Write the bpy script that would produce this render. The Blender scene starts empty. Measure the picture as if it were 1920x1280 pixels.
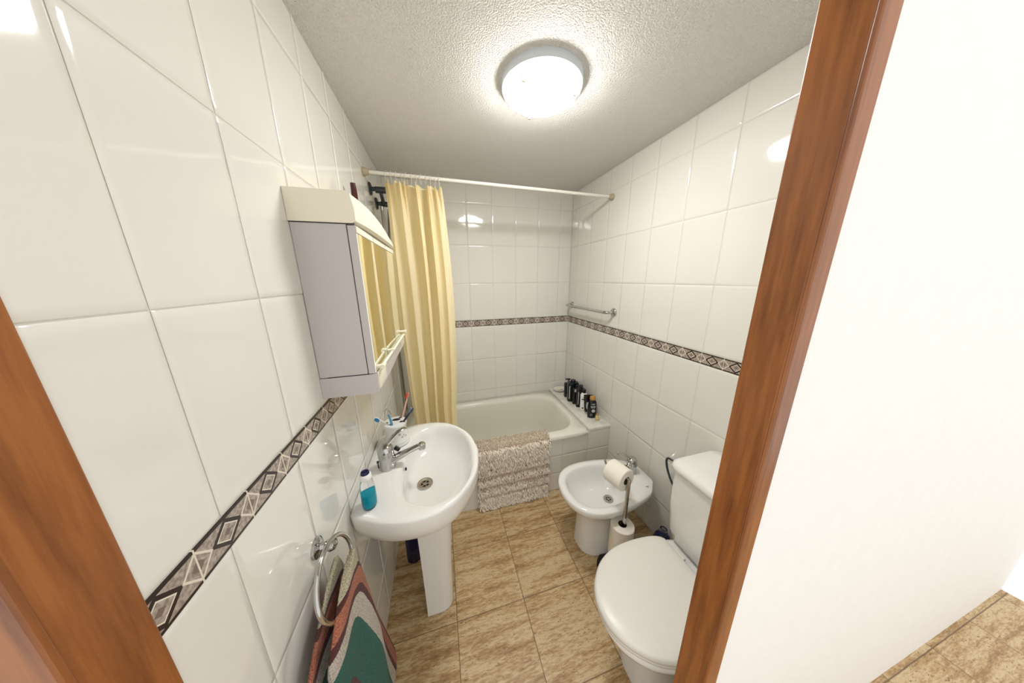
import bpy, bmesh, math, random
from mathutils import Vector, Matrix
random.seed(7)
PI = math.pi
S = bpy.context.scene
COL = S.collection

# ---------------------------------------------------------------- camera, world, exposure
cam_d = bpy.data.cameras.new('camera')
cam_d.sensor_width = 36.0
cam_d.lens = 479.17 / 1920 * 36.0
cam_d.clip_start = 0.01
cam = bpy.data.objects.new('camera', cam_d)
COL.objects.link(cam)
fw = Vector((0.26266, 0.93543, -0.23659)); rt = Vector((0.96222, -0.27215, -0.00777)); up = Vector((0.07166, 0.22561, 0.97158))
cam.matrix_world = Matrix(((rt.x, up.x, -fw.x, 0), (rt.y, up.y, -fw.y, 0), (rt.z, up.z, -fw.z, 1.5237), (0, 0, 0, 1)))
S.camera = cam
W = bpy.data.worlds.new('white_fill_world'); S.world = W; W.use_nodes = True  # plain white surroundings, added as fill light through the open doorway
W.node_tree.nodes['Background'].inputs[0].default_value = (1.0, 0.985, 0.96, 1)
W.node_tree.nodes['Background'].inputs[1].default_value = 0.62
S.view_settings.view_transform = 'Standard'; S.view_settings.look = 'None'
S.view_settings.exposure = 0.97; S.view_settings.gamma = 1.0; S.view_settings.use_curve_mapping = False
LAMP_STRENGTH = 31.0

# room dimensions (metres)
XL, XR, YB, YF, H = -0.333, 1.163, 2.171, 0.30, 2.227
TUBY = 1.444

# ---------------------------------------------------------------- materials
def srgb(r, g, b):
    f = lambda c: (c / 12.92 if c <= .04045 else ((c + .055) / 1.055) ** 2.4)
    return (f(r / 255), f(g / 255), f(b / 255), 1)

class NT:
    def __init__(s, name):
        s.m = bpy.data.materials.new(name); s.m.use_nodes = True
        s.t = s.m.node_tree; s.p = s.t.nodes['Principled BSDF']
    def n(s, typ, **kw):
        nd = s.t.nodes.new(typ)
        for k, v in kw.items(): setattr(nd, k, v)
        return nd
    def l(s, a, b): s.t.links.new(a, b)
    def math(s, op, a, b=None, c=None):
        nd = s.n('ShaderNodeMath', operation=op)
        for i, v in enumerate((a, b, c)):
            if v is None: continue
            if isinstance(v, (int, float)): nd.inputs[i].default_value = v
            else: s.l(v, nd.inputs[i])
        return nd.outputs[0]
    def obj(s):
        return s.n('ShaderNodeTexCoord').outputs['Object']
    def noise(s, vec, scale, detail=2, rough=.5):
        nd = s.n('ShaderNodeTexNoise'); s.l(vec, nd.inputs['Vector'])
        nd.inputs['Scale'].default_value = scale; nd.inputs['Detail'].default_value = detail; nd.inputs['Roughness'].default_value = rough
        return nd.outputs['Fac']
    def ramp(s, fac, stops, interp='LINEAR'):
        nd = s.n('ShaderNodeValToRGB'); nd.color_ramp.interpolation = interp
        e = nd.color_ramp.elements
        while len(e) < len(stops): e.new(.5)
        for el, (p, c) in zip(e, stops): el.position = p; el.color = c
        s.l(fac, nd.inputs[0]); return nd.outputs[0]
    def bump(s, h, strength=.3, dist=.001):
        nd = s.n('ShaderNodeBump'); nd.inputs['Strength'].default_value = strength; nd.inputs['Distance'].default_value = dist
        s.l(h, nd.inputs['Height']); s.l(nd.outputs[0], s.p.inputs['Normal'])
    def mix(s, f, a, b):
        nd = s.n('ShaderNodeMix', data_type='RGBA')
        if isinstance(f, (int, float)): nd.inputs[0].default_value = f
        else: s.l(f, nd.inputs[0])
        for i, v in ((6, a), (7, b)):
            if isinstance(v, tuple): nd.inputs[i].default_value = v
            else: s.l(v, nd.inputs[i])
        return nd.outputs[2]

def mat(name, col, rough=.5, metal=0, coat=0, noise_amt=.03, nscale=30, bump=0, bscale=200, bdist=.0005, trans=0, ior=1.45, sss=0, emit=None, es=0):
    N = NT(name); p = N.p
    c = N.obj()
    f = N.noise(c, nscale, 3)
    a = tuple(max(0, x * (1 - noise_amt)) for x in col[:3]) + (1,)
    b = tuple(min(1, x * (1 + noise_amt)) for x in col[:3]) + (1,)
    N.l(N.mix(f, a, b), p.inputs['Base Color'])
    p.inputs['Roughness'].default_value = rough; p.inputs['Metallic'].default_value = metal
    p.inputs['Coat Weight'].default_value = coat; p.inputs['Coat Roughness'].default_value = .05
    p.inputs['Transmission Weight'].default_value = trans; p.inputs['IOR'].default_value = ior
    if sss: p.inputs['Subsurface Weight'].default_value = sss
    if bump: N.bump(N.noise(c, bscale, 3), bump, bdist)
    if emit:
        p.inputs['Emission Color'].default_value = emit; p.inputs['Emission Strength'].default_value = es
    return N.m

def tile_mat():
    N = NT('glazed_wall_tile'); c = N.obj()
    f = N.noise(c, 2.5, 2)
    N.l(N.mix(f, srgb(224, 221, 213), srgb(230, 228, 221)), N.p.inputs['Base Color'])
    N.p.inputs['Roughness'].default_value = .07; N.p.inputs['Coat Weight'].default_value = .3; N.p.inputs['Coat Roughness'].default_value = .03
    N.bump(N.noise(c, 7, 2), .25, .004)
    return N.m

def ceiling_mat():
    N = NT('stippled_ceiling_plaster'); c = N.obj()
    N.p.inputs['Base Color'].default_value = srgb(238, 235, 230); N.p.inputs['Roughness'].default_value = .95
    v = N.n('ShaderNodeTexVoronoi'); v.inputs['Scale'].default_value = 210; N.l(c, v.inputs['Vector'])
    h = N.math('ADD', N.noise(c, 180, 3, .6), N.math('MULTIPLY', v.outputs['Distance'], -.6))
    N.bump(h, 1.0, .0065)
    return N.m

FX, FY, FS = -0.025, 1.194, 0.32
def floor_mat():
    N = NT('travertine_floor_tile'); c = N.obj()
    sx = N.n('ShaderNodeSeparateXYZ'); N.l(c, sx.inputs[0])
    u = N.math('DIVIDE', N.math('SUBTRACT', sx.outputs[0], FX), FS)
    v = N.math('DIVIDE', N.math('SUBTRACT', sx.outputs[1], FY), FS)
    iu, iv = N.math('FLOOR', u), N.math('FLOOR', v)
    h = N.math('ADD', N.math('MULTIPLY', iu, 7.31), N.math('MULTIPLY', iv, 3.77))
    def vec(ax, ay, k):
        cb = N.n('ShaderNodeCombineXYZ')
        N.l(N.math('MULTIPLY', sx.outputs[0], ax), cb.inputs[0]); N.l(N.math('MULTIPLY', sx.outputs[1], ay), cb.inputs[1])
        N.l(N.math('MULTIPLY', h, k), cb.inputs[2]); return cb.outputs[0]
    streak = N.noise(vec(2.6, 20, 1), 1.5, 6, .66)
    fine = N.noise(vec(30, 130, 1.3), 1.2, 4, .7)
    blot = N.noise(vec(22, 60, 2.1), 1.0, 3, .6)
    f = N.math('ADD', N.math('MULTIPLY', streak, .58), N.math('MULTIPLY', fine, .44))
    col = N.ramp(f, [(.34, srgb(136, 100, 62)), (.44, srgb(166, 132, 88)), (.51, srgb(192, 162, 118)), (.58, srgb(212, 190, 150)), (.68, srgb(186, 152, 106))])
    pits = N.noise(vec(90, 190, 3.1), 1.0, 2, .5)
    pf = N.math('MULTIPLY', N.ramp(pits, [(.63, (0, 0, 0, 1)), (.68, (1, 1, 1, 1))]), N.ramp(blot, [(.44, (0, 0, 0, 1)), (.54, (1, 1, 1, 1))]))
    col = N.mix(N.math('MULTIPLY', pf, .75), col, srgb(88, 58, 34))
    du = N.math('ABSOLUTE', N.math('SUBTRACT', N.math('FRACT', u), .5)); dv = N.math('ABSOLUTE', N.math('SUBTRACT', N.math('FRACT', v), .5))
    m = N.math('MAXIMUM', du, dv)
    g = N.ramp(m, [(.4945, (0, 0, 0, 1)), (.4965, (1, 1, 1, 1))])
    N.l(N.mix(N.math('MULTIPLY', g, .85), col, srgb(98, 76, 54)), N.p.inputs['Base Color'])
    N.p.inputs['Roughness'].default_value = .38
    N.bump(N.math('SUBTRACT', N.math('MULTIPLY', fine, .25), g), .5, .001)
    return N.m

def border_mat(axis, origin):
    """decorative listello: alternating dark outlined diamonds on a stone grey band between dark edge lines"""
    N = NT('diamond_border_tile'); c = N.obj()
    sx = N.n('ShaderNodeSeparateXYZ'); N.l(c, sx.inputs[0])
    P = .1
    u = N.math('FRACT', N.math('DIVIDE', N.math('SUBTRACT', sx.outputs[axis], origin), P))
    v = N.math('DIVIDE', N.math('SUBTRACT', sx.outputs[2], 1.159), .0275)      # -1..1
    av = N.math('ABSOLUTE', v)
    # big diamond centred at u=.5 ; small diamond centred at u=0/1
    d1 = N.math('ADD', N.math('DIVIDE', N.math('ABSOLUTE', N.math('SUBTRACT', u, .5)), .29), N.math('DIVIDE', av, .86))
    uu = N.math('SUBTRACT', .5, N.math('ABSOLUTE', N.math('SUBTRACT', u, .5)))
    d2 = N.math('ADD', N.math('DIVIDE', uu, .235), N.math('DIVIDE', av, .86))
    stone = N.ramp(N.noise(c, 170, 3), [(.35, srgb(134, 122, 112)), (.65, srgb(180, 168, 156))])
    light = srgb(222, 212, 196); dark = srgb(46, 34, 30); mid = srgb(120, 104, 94)
    K = (0, 0, 0, 1); Wh = (1, 1, 1, 1)
    col = stone
    col = N.mix(N.ramp(d1, [(0, Wh), (1.0, K)], 'CONSTANT'), col, dark)
    d1s = N.math('DIVIDE', d1, 2.0); d2s = N.math('DIVIDE', d2, 2.0)
    def step(x, t):  # 1 where x < t
        return N.math('LESS_THAN', x, t)
    col = N.mix(step(d1, 1.0), stone, dark)
    col = N.mix(step(d1, .70), col, light)
    col = N.mix(step(d1, .60), col, stone)
    col = N.mix(step(d2, 1.0), col, light)
    col = N.mix(step(d2, .82), col, stone)
    col = N.mix(step(d2, .42), col, mid)
    col = N.mix(step(d1, .24), col, mid)
    col = N.mix(N.math('GREATER_THAN', av, .80), col, dark)
    col = N.mix(N.math('MULTIPLY', N.math('LESS_THAN', uu, .012), 1.0), col, light)
    N.l(col, N.p.inputs['Base Color']); N.p.inputs['Roughness'].default_value = .25
    return N.m

def towel_mat():
    N = NT('striped_terry'); uv = N.n('ShaderNodeUVMap').outputs[0]
    sx = N.n('ShaderNodeSeparateXYZ'); N.l(uv, sx.inputs[0]); c = N.obj()
    w = N.math('ADD', sx.outputs[0], N.math('MULTIPLY', N.math('SUBTRACT', N.noise(c, 60, 2), .5), .018))
    cream, burg, orange, white, green = srgb(206, 196, 164), srgb(92, 40, 36), srgb(192, 116, 88), srgb(216, 204, 190), srgb(26, 102, 86)
    col = N.ramp(w, [(0, cream), (.05, burg), (.10, orange), (.27, burg), (.355, white), (.55, green), (.97, burg)], 'CONSTANT')
    f = N.noise(c, 420, 3)
    N.l(N.mix(N.ramp(f, [(.3, (.62, .62, .62, 1)), (.62, (0, 0, 0, 1))]), col, (0, 0, 0, 1)), N.p.inputs['Base Color'])
    N.p.inputs['Roughness'].default_value = 1; N.p.inputs['Sheen Weight'].default_value = .08
    N.bump(N.math('ADD', f, N.math('MULTIPLY', N.noise(c, 90, 3), .6)), 1.0, .006)
    return N.m

def curtain_mat():
    N = NT('cream_curtain_fabric'); c = N.obj()
    p = N.p; p.inputs['Base Color'].default_value = srgb(252, 240, 202); p.inputs['Roughness'].default_value = .75
    N.bump(N.noise(c, 9, 2), .2, .003)
    tr = N.n('ShaderNodeBsdfTranslucent'); tr.inputs[0].default_value = srgb(255, 236, 168)
    mx = N.n('ShaderNodeMixShader'); mx.inputs[0].default_value = .36
    out = N.t.nodes['Material Output']
    N.l(p.outputs[0], mx.inputs[1]); N.l(tr.outputs[0], mx.inputs[2]); N.l(mx.outputs[0], out.inputs['Surface'])
    return N.m

def wood_mat():
    N = NT('varnished_brown_wood'); c = N.obj()
    mp = N.n('ShaderNodeMapping'); mp.inputs['Scale'].default_value = (30, 30, 2); N.l(c, mp.inputs[0])
    f = N.noise(mp.outputs[0], 2, 5, .6)
    N.l(N.ramp(f, [(.3, srgb(112, 62, 26)), (.6, srgb(160, 98, 48)), (.8, srgb(136, 78, 36))]), N.p.inputs['Base Color'])
    N.p.inputs['Roughness'].default_value = .35
    return N.m

def marble_mat():
    N = NT('pale_marble_ledge'); c = N.obj()
    f = N.noise(c, 11, 6, .6)
    N.l(N.ramp(f, [(.35, srgb(205, 200, 190)), (.5, srgb(226, 222, 213)), (.7, srgb(232, 229, 221))]), N.p.inputs['Base Color'])
    N.p.inputs['Roughness'].default_value = .25
    return N.m

M = dict(
    tile=tile_mat(), grout=mat('tile_grout', srgb(214, 209, 197), .7), ceil=ceiling_mat(), floor=floor_mat(),
    plaster=mat('white_hall_plaster', srgb(246, 245, 242), .9), wood=wood_mat(), marble=marble_mat(),
    border_x=border_mat(0, XR - .1134 + .0), border_y=border_mat(1, YB - .11),
    porcelain=mat('white_porcelain', srgb(232, 231, 227), .09, coat=.5, noise_amt=.01),
    enamel=mat('cream_white_enamel', srgb(230, 227, 214), .14, coat=.4, noise_amt=.01),
    lid=mat('white_seat_plastic', srgb(226, 223, 215), .32, noise_amt=.01),
    chrome=mat('polished_chrome', (.50, .495, .48, 1), .1, 1, noise_amt=.05),
    steel=mat('brushed_steel', (.5, .48, .45, 1), .28, 1, noise_amt=.08),
    gunmetal=mat('dark_grey_metal', (.06, .07, .075, 1), .3, .7),
    black=mat('black_plastic', (.008, .008, .01, 1), .2), darkhole=mat('dark_hole', (.01, .01, .01, 1), .7),
    rubber=mat('dark_rubber_feet', (.02, .02, .02, 1), .7),
    rod=mat('white_painted_rod', srgb(226, 222, 212), .3), rodcap=mat('beige_rod_cap', srgb(178, 164, 138), .5),
    ringp=mat('clear_plastic_ring', srgb(238, 234, 220), .2, trans=.3),
    curtain=curtain_mat(), towel=towel_mat(),
    cab=mat('grey_white_cabinet_side', srgb(196, 191, 190), .35, noise_amt=.01), cabc=mat('cream_cabinet_plastic', srgb(238, 232, 214), .35, noise_amt=.01),
    mirror=mat('mirror_glass', (.86, .88, .78, 1), .015, 1, noise_amt=.0), seam=mat('dark_seam', srgb(60, 48, 52), .7),
    maroon=mat('dark_maroon_plastic', srgb(68, 14, 18), .25), pink=mat('pale_pink_plastic', srgb(210, 160, 150), .35),
    dome=mat('frosted_lamp_glass', (.95, .97, 1, 1), .35, noise_amt=0, emit=(1.0, .995, .97, 1), es=LAMP_STRENGTH),
    lampbase=mat('white_lamp_base', srgb(212, 220, 226), .45, noise_amt=.01), clip=mat('brass_clip', srgb(176, 150, 112), .4, .5),
    paper=mat('white_tissue_paper', srgb(238, 232, 220), .95, bump=.4, bscale=300), card=mat('cardboard_core', srgb(90, 76, 62), .9),
    navy=mat('dark_navy_plastic', srgb(14, 20, 66), .22), clear=mat('clear_plastic', (.97, .98, .98, 1), .03, trans=1.0, ior=1.12),
    teal=mat('teal_liquid_soap', srgb(0, 148, 172), .1, trans=.0, ior=1.3), white=mat('white_plastic', srgb(236, 236, 232), .3),
    blue=mat('blue_brush_plastic', srgb(20, 110, 160), .3), lightblue=mat('light_blue_plastic', srgb(90, 170, 205), .2, trans=.4),
    orange=mat('orange_red_bristles', srgb(214, 92, 72), .6), peach=mat('peach_brush_plastic', srgb(230, 186, 166), .35),
    purple=mat('dark_purple_plastic', srgb(48, 34, 66), .3), greybr=mat('grey_bristles', srgb(120, 134, 140), .7),
    gold=mat('gold_cap', srgb(196, 152, 84), .3, .4), label=mat('pale_label_print', srgb(190, 192, 190), .5), labelb=mat('black_label_print', srgb(24, 24, 26), .5),
    tan=mat('tan_label', srgb(214, 196, 140), .45), darkgreen=mat('dark_glossy_bottle', srgb(10, 20, 22), .15),
    brownblack=mat('black_brown_tube', srgb(24, 14, 12), .25), marks=mat('grey_blue_print', srgb(110, 122, 150), .5),
    cupprint=mat('grey_flower_print', srgb(168, 164, 166), .4), cup=mat('white_glazed_ceramic', srgb(228, 228, 224), .15, coat=.4),
    soap=mat('cream_soap', srgb(226, 214, 188), .5), hose=mat('grey_hose', srgb(130, 128, 122), .35, .6),
    shagbase=mat('shaded_mat_backing', srgb(186, 166, 146), 1.0),  # the pile's cream cotton, darkened to paint shade between the tufts
    shag=mat('pinkish_cream_cotton', srgb(238, 228, 212), 1.0, noise_amt=.12, nscale=60),
)

# ---------------------------------------------------------------- geometry helpers
def catmull(pts, n=6, closed=False):
    P = [Vector(p) for p in pts]; out = []
    L = len(P); rng = L if closed else L - 1
    for i in range(rng):
        if closed: a, b, c, d = P[(i - 1) % L], P[i], P[(i + 1) % L], P[(i + 2) % L]
        else: a, b, c, d = P[max(i - 1, 0)], P[i], P[i + 1], P[min(i + 2, L - 1)]
        for k in range(n):
            t = k / n
            out.append(.5 * ((2 * b) + (c - a) * t + (2 * a - 5 * b + 4 * c - d) * t * t + (3 * b - a - 3 * c + d) * t ** 3))
    if not closed: out.append(P[-1])
    return out

class MB:
    def __init__(s): s.b = bmesh.new()
    def box(s, lo, hi, bev=0, seg=2, mi=0):
        t = bmesh.new(); bmesh.ops.create_cube(t, size=1)
        for v in t.verts:
            v.co = Vector(((lo[0] + hi[0]) / 2 + v.co.x * (hi[0] - lo[0]), (lo[1] + hi[1]) / 2 + v.co.y * (hi[1] - lo[1]), (lo[2] + hi[2]) / 2 + v.co.z * (hi[2] - lo[2])))
        if bev: bmesh.ops.bevel(t, geom=t.edges[:] , offset=bev, segments=seg, profile=.5, affect='EDGES')
        for f in t.faces: f.material_index = mi
        s.merge(t); return s
    def merge(s, t, mtx=None):
        vs = {}
        for v in t.verts: vs[v] = s.b.verts.new(mtx @ v.co if mtx else v.co)
        for f in t.faces:
            try:
                nf = s.b.faces.new([vs[v] for v in f.verts]); nf.material_index = f.material_index
            except ValueError: pass
        t.free()
    def ringloft(s, rings, cap0=True, cap1=True, closed=True, mi=0):
        rows = [[s.b.verts.new(p) for p in r] for r in rings]
        n = len(rows[0])
        for a, b in zip(rows, rows[1:]):
            for i in range(n if closed else n - 1):
                j = (i + 1) % n
                f = s.b.faces.new((a[i], a[j], b[j], b[i])); f.material_index = mi
        if cap0: s.b.faces.new(rows[0][::-1]).material_index = mi
        if cap1: s.b.faces.new(rows[-1]).material_index = mi
        return s
    def tube(s, pts, r, n=10, smooth=0, mi=0):
        if smooth: pts = catmull(pts, smooth)
        pts = [Vector(p) for p in pts]; rings = []
        rr = r if isinstance(r, (list, tuple)) else [r] * len(pts)
        if len(rr) != len(pts):
            rr = [rr[min(int(i / (len(pts) - 1) * (len(rr) - 1)), len(rr) - 2)] * (1 - (i / (len(pts) - 1) * (len(rr) - 1) - min(int(i / (len(pts) - 1) * (len(rr) - 1)), len(rr) - 2))) +
                  rr[min(int(i / (len(pts) - 1) * (len(rr) - 1)), len(rr) - 2) + 1] * (i / (len(pts) - 1) * (len(rr) - 1) - min(int(i / (len(pts) - 1) * (len(rr) - 1)), len(rr) - 2)) for i in range(len(pts))]
        t0 = (pts[1] - pts[0]).normalized()
        ref = Vector((0, 0, 1)) if abs(t0.z) < .9 else Vector((1, 0, 0))
        u = t0.cross(ref).normalized()
        for i, p in enumerate(pts):
            t = (pts[min(i + 1, len(pts) - 1)] - pts[max(i - 1, 0)]).normalized()
            u = (u - t * u.dot(t)).normalized(); w = t.cross(u)
            rings.append([p + (u * math.cos(a) + w * math.sin(a)) * rr[i] for a in [2 * PI * k / n for k in range(n)]])
        return s.ringloft(rings, mi=mi)
    def lathe(s, prof, loc=(0, 0, 0), axis=(0, 0, 1), n=28, sx=1, sy=1, mi=0, cap=True):
        q = Vector((0, 0, 1)).rotation_difference(Vector(axis).normalized()); L = Vector(loc)
        rings = [[L + q @ Vector((r * sx * math.cos(2 * PI * k / n), r * sy * math.sin(2 * PI * k / n), z)) for k in range(n)] for r, z in prof]
        return s.ringloft(rings, cap0=cap and prof[0][0] > 0, cap1=cap and prof[-1][0] > 0, mi=mi)
    def transform(s, mtx):
        bmesh.ops.transform(s.b, matrix=mtx, verts=s.b.verts); return s
    def build(s, name, m, parent=None, smooth=True, subsurf=0, angle=40, solid=0):
        b = s.b
        bmesh.ops.recalc_face_normals(b, faces=b.faces)
        off = Vector((0, 0, 0))
        if parent is not None:
            p = parent
            while p: off += p.location; p = p.parent
            bmesh.ops.translate(b, vec=-off, verts=b.verts)
        me = bpy.data.meshes.new(name); b.to_mesh(me); b.free()
        for mm in (m if isinstance(m, (list, tuple)) else [m]): me.materials.append(M[mm] if isinstance(mm, str) else mm)
        o = bpy.data.objects.new(name, me); COL.objects.link(o); o.parent = parent
        if smooth:
            for p in me.polygons: p.use_smooth = True
            if not subsurf:
                me.set_sharp_from_angle(angle=math.radians(angle))
        if subsurf:
            md = o.modifiers.new('smooth', 'SUBSURF'); md.levels = subsurf; md.render_levels = subsurf
        if solid:
            md = o.modifiers.new('solid', 'SOLIDIFY'); md.thickness = solid; md.offset = 0
        return o

def tag(o, label, cat, group=None):
    o['label'] = label; o['category'] = cat
    if group: o['group'] = group
    return o
def struct(o): o['kind'] = 'structure'; return o
def thing(name, loc, label, cat, group=None):
    o = bpy.data.objects.new(name, None); COL.objects.link(o); o.location = loc; o.empty_display_size = .05
    return tag(o, label, cat, group)

def polar(outline, c, n, z):
    """resample a closed xy outline at n equal angles about c"""
    out = []; L = len(outline)
    for k in range(n):
        a = 2 * PI * k / n; d = (math.cos(a), math.sin(a)); best = None
        for i in range(L):
            p, q = outline[i], outline[(i + 1) % L]
            ex, ey = q[0] - p[0], q[1] - p[1]; den = d[0] * ey - d[1] * ex
            if abs(den) < 1e-12: continue
            t = ((p[0] - c[0]) * ey - (p[1] - c[1]) * ex) / den
            u = ((p[0] - c[0]) * d[1] - (p[1] - c[1]) * d[0]) / den
            if t > 0 and -1e-6 <= u <= 1 + 1e-6 and (best is None or t > best): best = t
        best = best or .01
        out.append(Vector((c[0] + d[0] * best, c[1] + d[1] * best, z)))
    return out
def scl(ring, f, z, c, c2=None, fy=None):
    fy = f if fy is None else fy; c2 = c2 or c
    return [Vector((c2[0] + (p.x - c[0]) * f, c2[1] + (p.y - c[1]) * fy, z)) for p in ring]
def superel(cx, cy, ax, ay, n, z, e=2.5):
    out = []
    for k in range(n):
        t = 2 * PI * k / n; c, s_ = math.cos(t), math.sin(t)
        out.append(Vector((cx + ax * math.copysign(abs(c) ** (2 / e), c), cy + ay * math.copysign(abs(s_) ** (2 / e), s_), z)))
    return out

# ---------------------------------------------------------------- the room
def tile(mb, o, U, V, Nn, u0, u1, v0, v1):
    """one pillowed tile between u0..u1, v0..v1 on the plane (o,U,V) with outward normal Nn"""
    g = .0009
    u0 += g; u1 -= g; v0 += g; v1 -= g
    if u1 - u0 < .006 or v1 - v0 < .006: return
    def stops(a, b):
        L = b - a
        if L < .05: return [(a, 0), (a + .0015, 1), (b - .0015, 1), (b, 0)]
        return [(a, 0), (a + .0018, 1), (a + .012, 1.12), (a + .019, .72), ((a + b) / 2, .8), (b - .019, .72), (b - .012, 1.12), (b - .0018, 1), (b, 0)]
    us, vs = stops(u0, u1), stops(v0, v1)
    tu, tv = random.uniform(-1, 1) * .0035, random.uniform(-1, 1) * .0035
    cu, cv = (u0 + u1) / 2, (v0 + v1) / 2
    vv = []
    for (v, hv) in vs:
        row = []
        for (u, hu) in us:
            hh = min(hu, hv) * .0013 + .0004 + (tu * (u - cu) + tv * (v - cv) if min(hu, hv) > 0 else 0)
            row.append(mb.b.verts.new(o + U * u + V * v + Nn * hh))
        vv.append(row)
    for i in range(len(vs) - 1):
        for j in range(len(us) - 1):
            f = mb.b.faces.new((vv[i][j], vv[i][j + 1], vv[i + 1][j + 1], vv[i + 1][j])); f.material_index = 1

ROWS = [0, .240, .536, .832, 1.1315, None, 1.1865, 1.491, 1.791, 2.091, H]
def tiled_wall(name, origin, U, Nn, length, off, rows, slab_lo, slab_hi):
    mb = MB(); mb.box(slab_lo, slab_hi)
    U = Vector(U); V = Vector((0, 0, 1)); Nn = Vector(Nn); o = Vector(origin)
    cols = []; u = off
    while u > 0: u -= .2
    while u < length: cols.append(u); u += .2
    cols.append(u)
    for a, b in zip(rows, rows[1:]):
        if a is None or b is None: continue
        for c0, c1 in zip(cols, cols[1:]):
            tile(mb, o, U, V, Nn, max(0, c0), min(length, c1), a, b)
    ob = mb.build(name, ['grout', 'tile'], smooth=True, angle=60)
    for p in ob.data.polygons:
        pass
    return struct(ob)
tiled_wall('wall_back', (XR, YB, 0), (-1, 0, 0), (0, -1, 0), XR - XL, .1134, ROWS, (XL - .1, YB, 0), (XR + .1, YB + .1, H))
tiled_wall('wall_right', (XR, YB, 0), (0, -1, 0), (-1, 0, 0), YB - YF, .11, ROWS, (XR, YF + .0005, 0), (XR + .1, YB, H))
tiled_wall('wall_left', (XL, YB, 0), (0, -1, 0), (1, 0, 0), YB - YF, .161, ROWS, (XL - .1, YF + .0005, 0), (XL, YB, H))
# decorative border strips
struct(MB().box((XL, YB - .0026, 1.1325), (XR, YB, 1.1855)).build('trim_1', 'border_x', smooth=False))
struct(MB().box((XR - .0026, YF, 1.1325), (XR, YB - .003, 1.1855)).build('trim_2', 'border_y', smooth=False))
struct(MB().box((XL, YF, 1.1325), (XL + .0026, YB - .003, 1.1855)).build('trim_3', 'border_y', smooth=False))
struct(MB().box((-1.4, -1.3, -.08), (2.6, YB + .1, 0)).build('floor', 'floor', smooth=False))
struct(MB().box((XL - .1, YF + .0005, H), (XR + .1, YB + .1, H + .08)).build('ceiling', 'ceil', smooth=False))
# wall with the doorway the picture is taken through
DX0, DX1, DZ = XL, .51, 2.05
YH = .25
struct(MB().box((-1.4, YH, 0), (DX0 - .0, YF, 2.6)).box((DX1, YH, 0), (2.6, YF, 2.6)).box((DX0, YH, DZ), (DX1, YF, 2.6)).build('wall_front', 'plaster', smooth=False))
fr = MB()
for x0, x1 in ((DX0, DX0 + .012), (DX1 - .012 + .012, DX1 + .0)):
    pass
fr.box((DX1 - .004, YH - .004, 0), (DX1 + .012, YF + .004, DZ), .002)
fr.box((DX1 - .004, YH - .009, 0), (DX1 + .034, YH - .001, DZ + .034), .004)
fr.box((DX0 - .008, YH - .004, 0), (DX0 + .004, YF + .004, DZ), .002)
fr.box((DX0 - .034, YH - .009, 0), (DX0 + .004, YH - .001, DZ + .034), .004)
fr.box((DX0 - .008, YH - .004, DZ - .004), (DX1 + .012, YF + .004, DZ + .012), .002)
fr.box((DX0 - .034, YH - .009, DZ), (DX1 + .034, YH - .001, DZ + .034), .004)
struct(fr.build('door_1', 'wood', smooth=False))

# ---------------------------------------------------------------- bath surround (tiled apron, marble ledge)
ap = MB(); ap.box((XL, TUBY, 0), (XR, TUBY + .045, .438)); ap.box((.99, TUBY + .045, 0), (XR, YB, .44))
rows = [0, .145, .288, .44]
c = [XL, -.221, -.021, .179, .379, .579, .779, .979, XR]
for a, b in zip(rows, rows[1:]):
    for c0, c1 in zip(c, c[1:]):
        tile(ap, Vector((0, TUBY, 0)), Vector((1, 0, 0)), Vector((0, 0, 1)), Vector((0, -1, 0)), c0, c1, a, b)
struct(ap.build('wall_bath_apron', ['grout', 'tile'], angle=60))
struct(MB().box((.985, TUBY - .004, .4405), (XR - .001, YB - .001, .465), .003).build('trim_4', 'marble'))

# ---------------------------------------------------------------- bathtub
tub = thing('bathtub', (.33, 1.8, 0), 'cream white built-in bathtub with rounded basin behind a tiled apron', 'bathtub')
n = 96
def rrect(x0, x1, y0, y1, r, z, n=96):
    pts = []
    for cx, cy, a0 in ((x1 - r, y1 - r, 0), (x0 + r, y1 - r, 90), (x0 + r, y0 + r, 180), (x1 - r, y0 + r, 270)):
        for k in range(9):
            a = math.radians(a0 + k * 90 / 8); pts.append((cx + r * math.cos(a), cy + r * math.sin(a)))
    return polar(pts, ((x0 + x1) / 2, (y0 + y1) / 2), n, z)
X0, X1, Y0, Y1 = XL + .003, .984, 1.432, YB - .004
cI = ((-.27 + .935) / 2, (1.50 + 2.085) / 2)
def inner(d, z, r=.16): return rrect(-.27 + d, .935 - d * 1.0, 1.505 + d * .6, 2.085 - d * .6, r, z)
def inner_shift(dl, dr, dy, z, r): return rrect(-.27 + dl, .935 - dr, 1.505 + dy, 2.085 - dy, r, z)
rings = [rrect(X0 + .012, X1 - .004, Y0 + .012, Y1, .012, .425), rrect(X0, X1, Y0, Y1, .02, .427), rrect(X0, X1, Y0, Y1, .02, .444), rrect(X0 + .004, X1 - .004, Y0 + .005, Y1 - .002, .02, .4535),
         inner_shift(-.02, -.02, -.02, .4560, .18), inner_shift(-.006, -.006, -.006, .4545, .17), inner_shift(.004, .004, .004, .448, .16), inner_shift(.016, .014, .01, .42, .155),
         inner_shift(.035, .035, .02, .33, .15), inner_shift(.06, .075, .032, .20, .14), inner_shift(.09, .12, .05, .12, .13), inner_shift(.14, .18, .09, .092, .11), inner_shift(.30, .35, .2, .085, .08)]
MB().ringloft(rings, cap0=False).build('basin', 'enamel', tub, angle=80)

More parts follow.
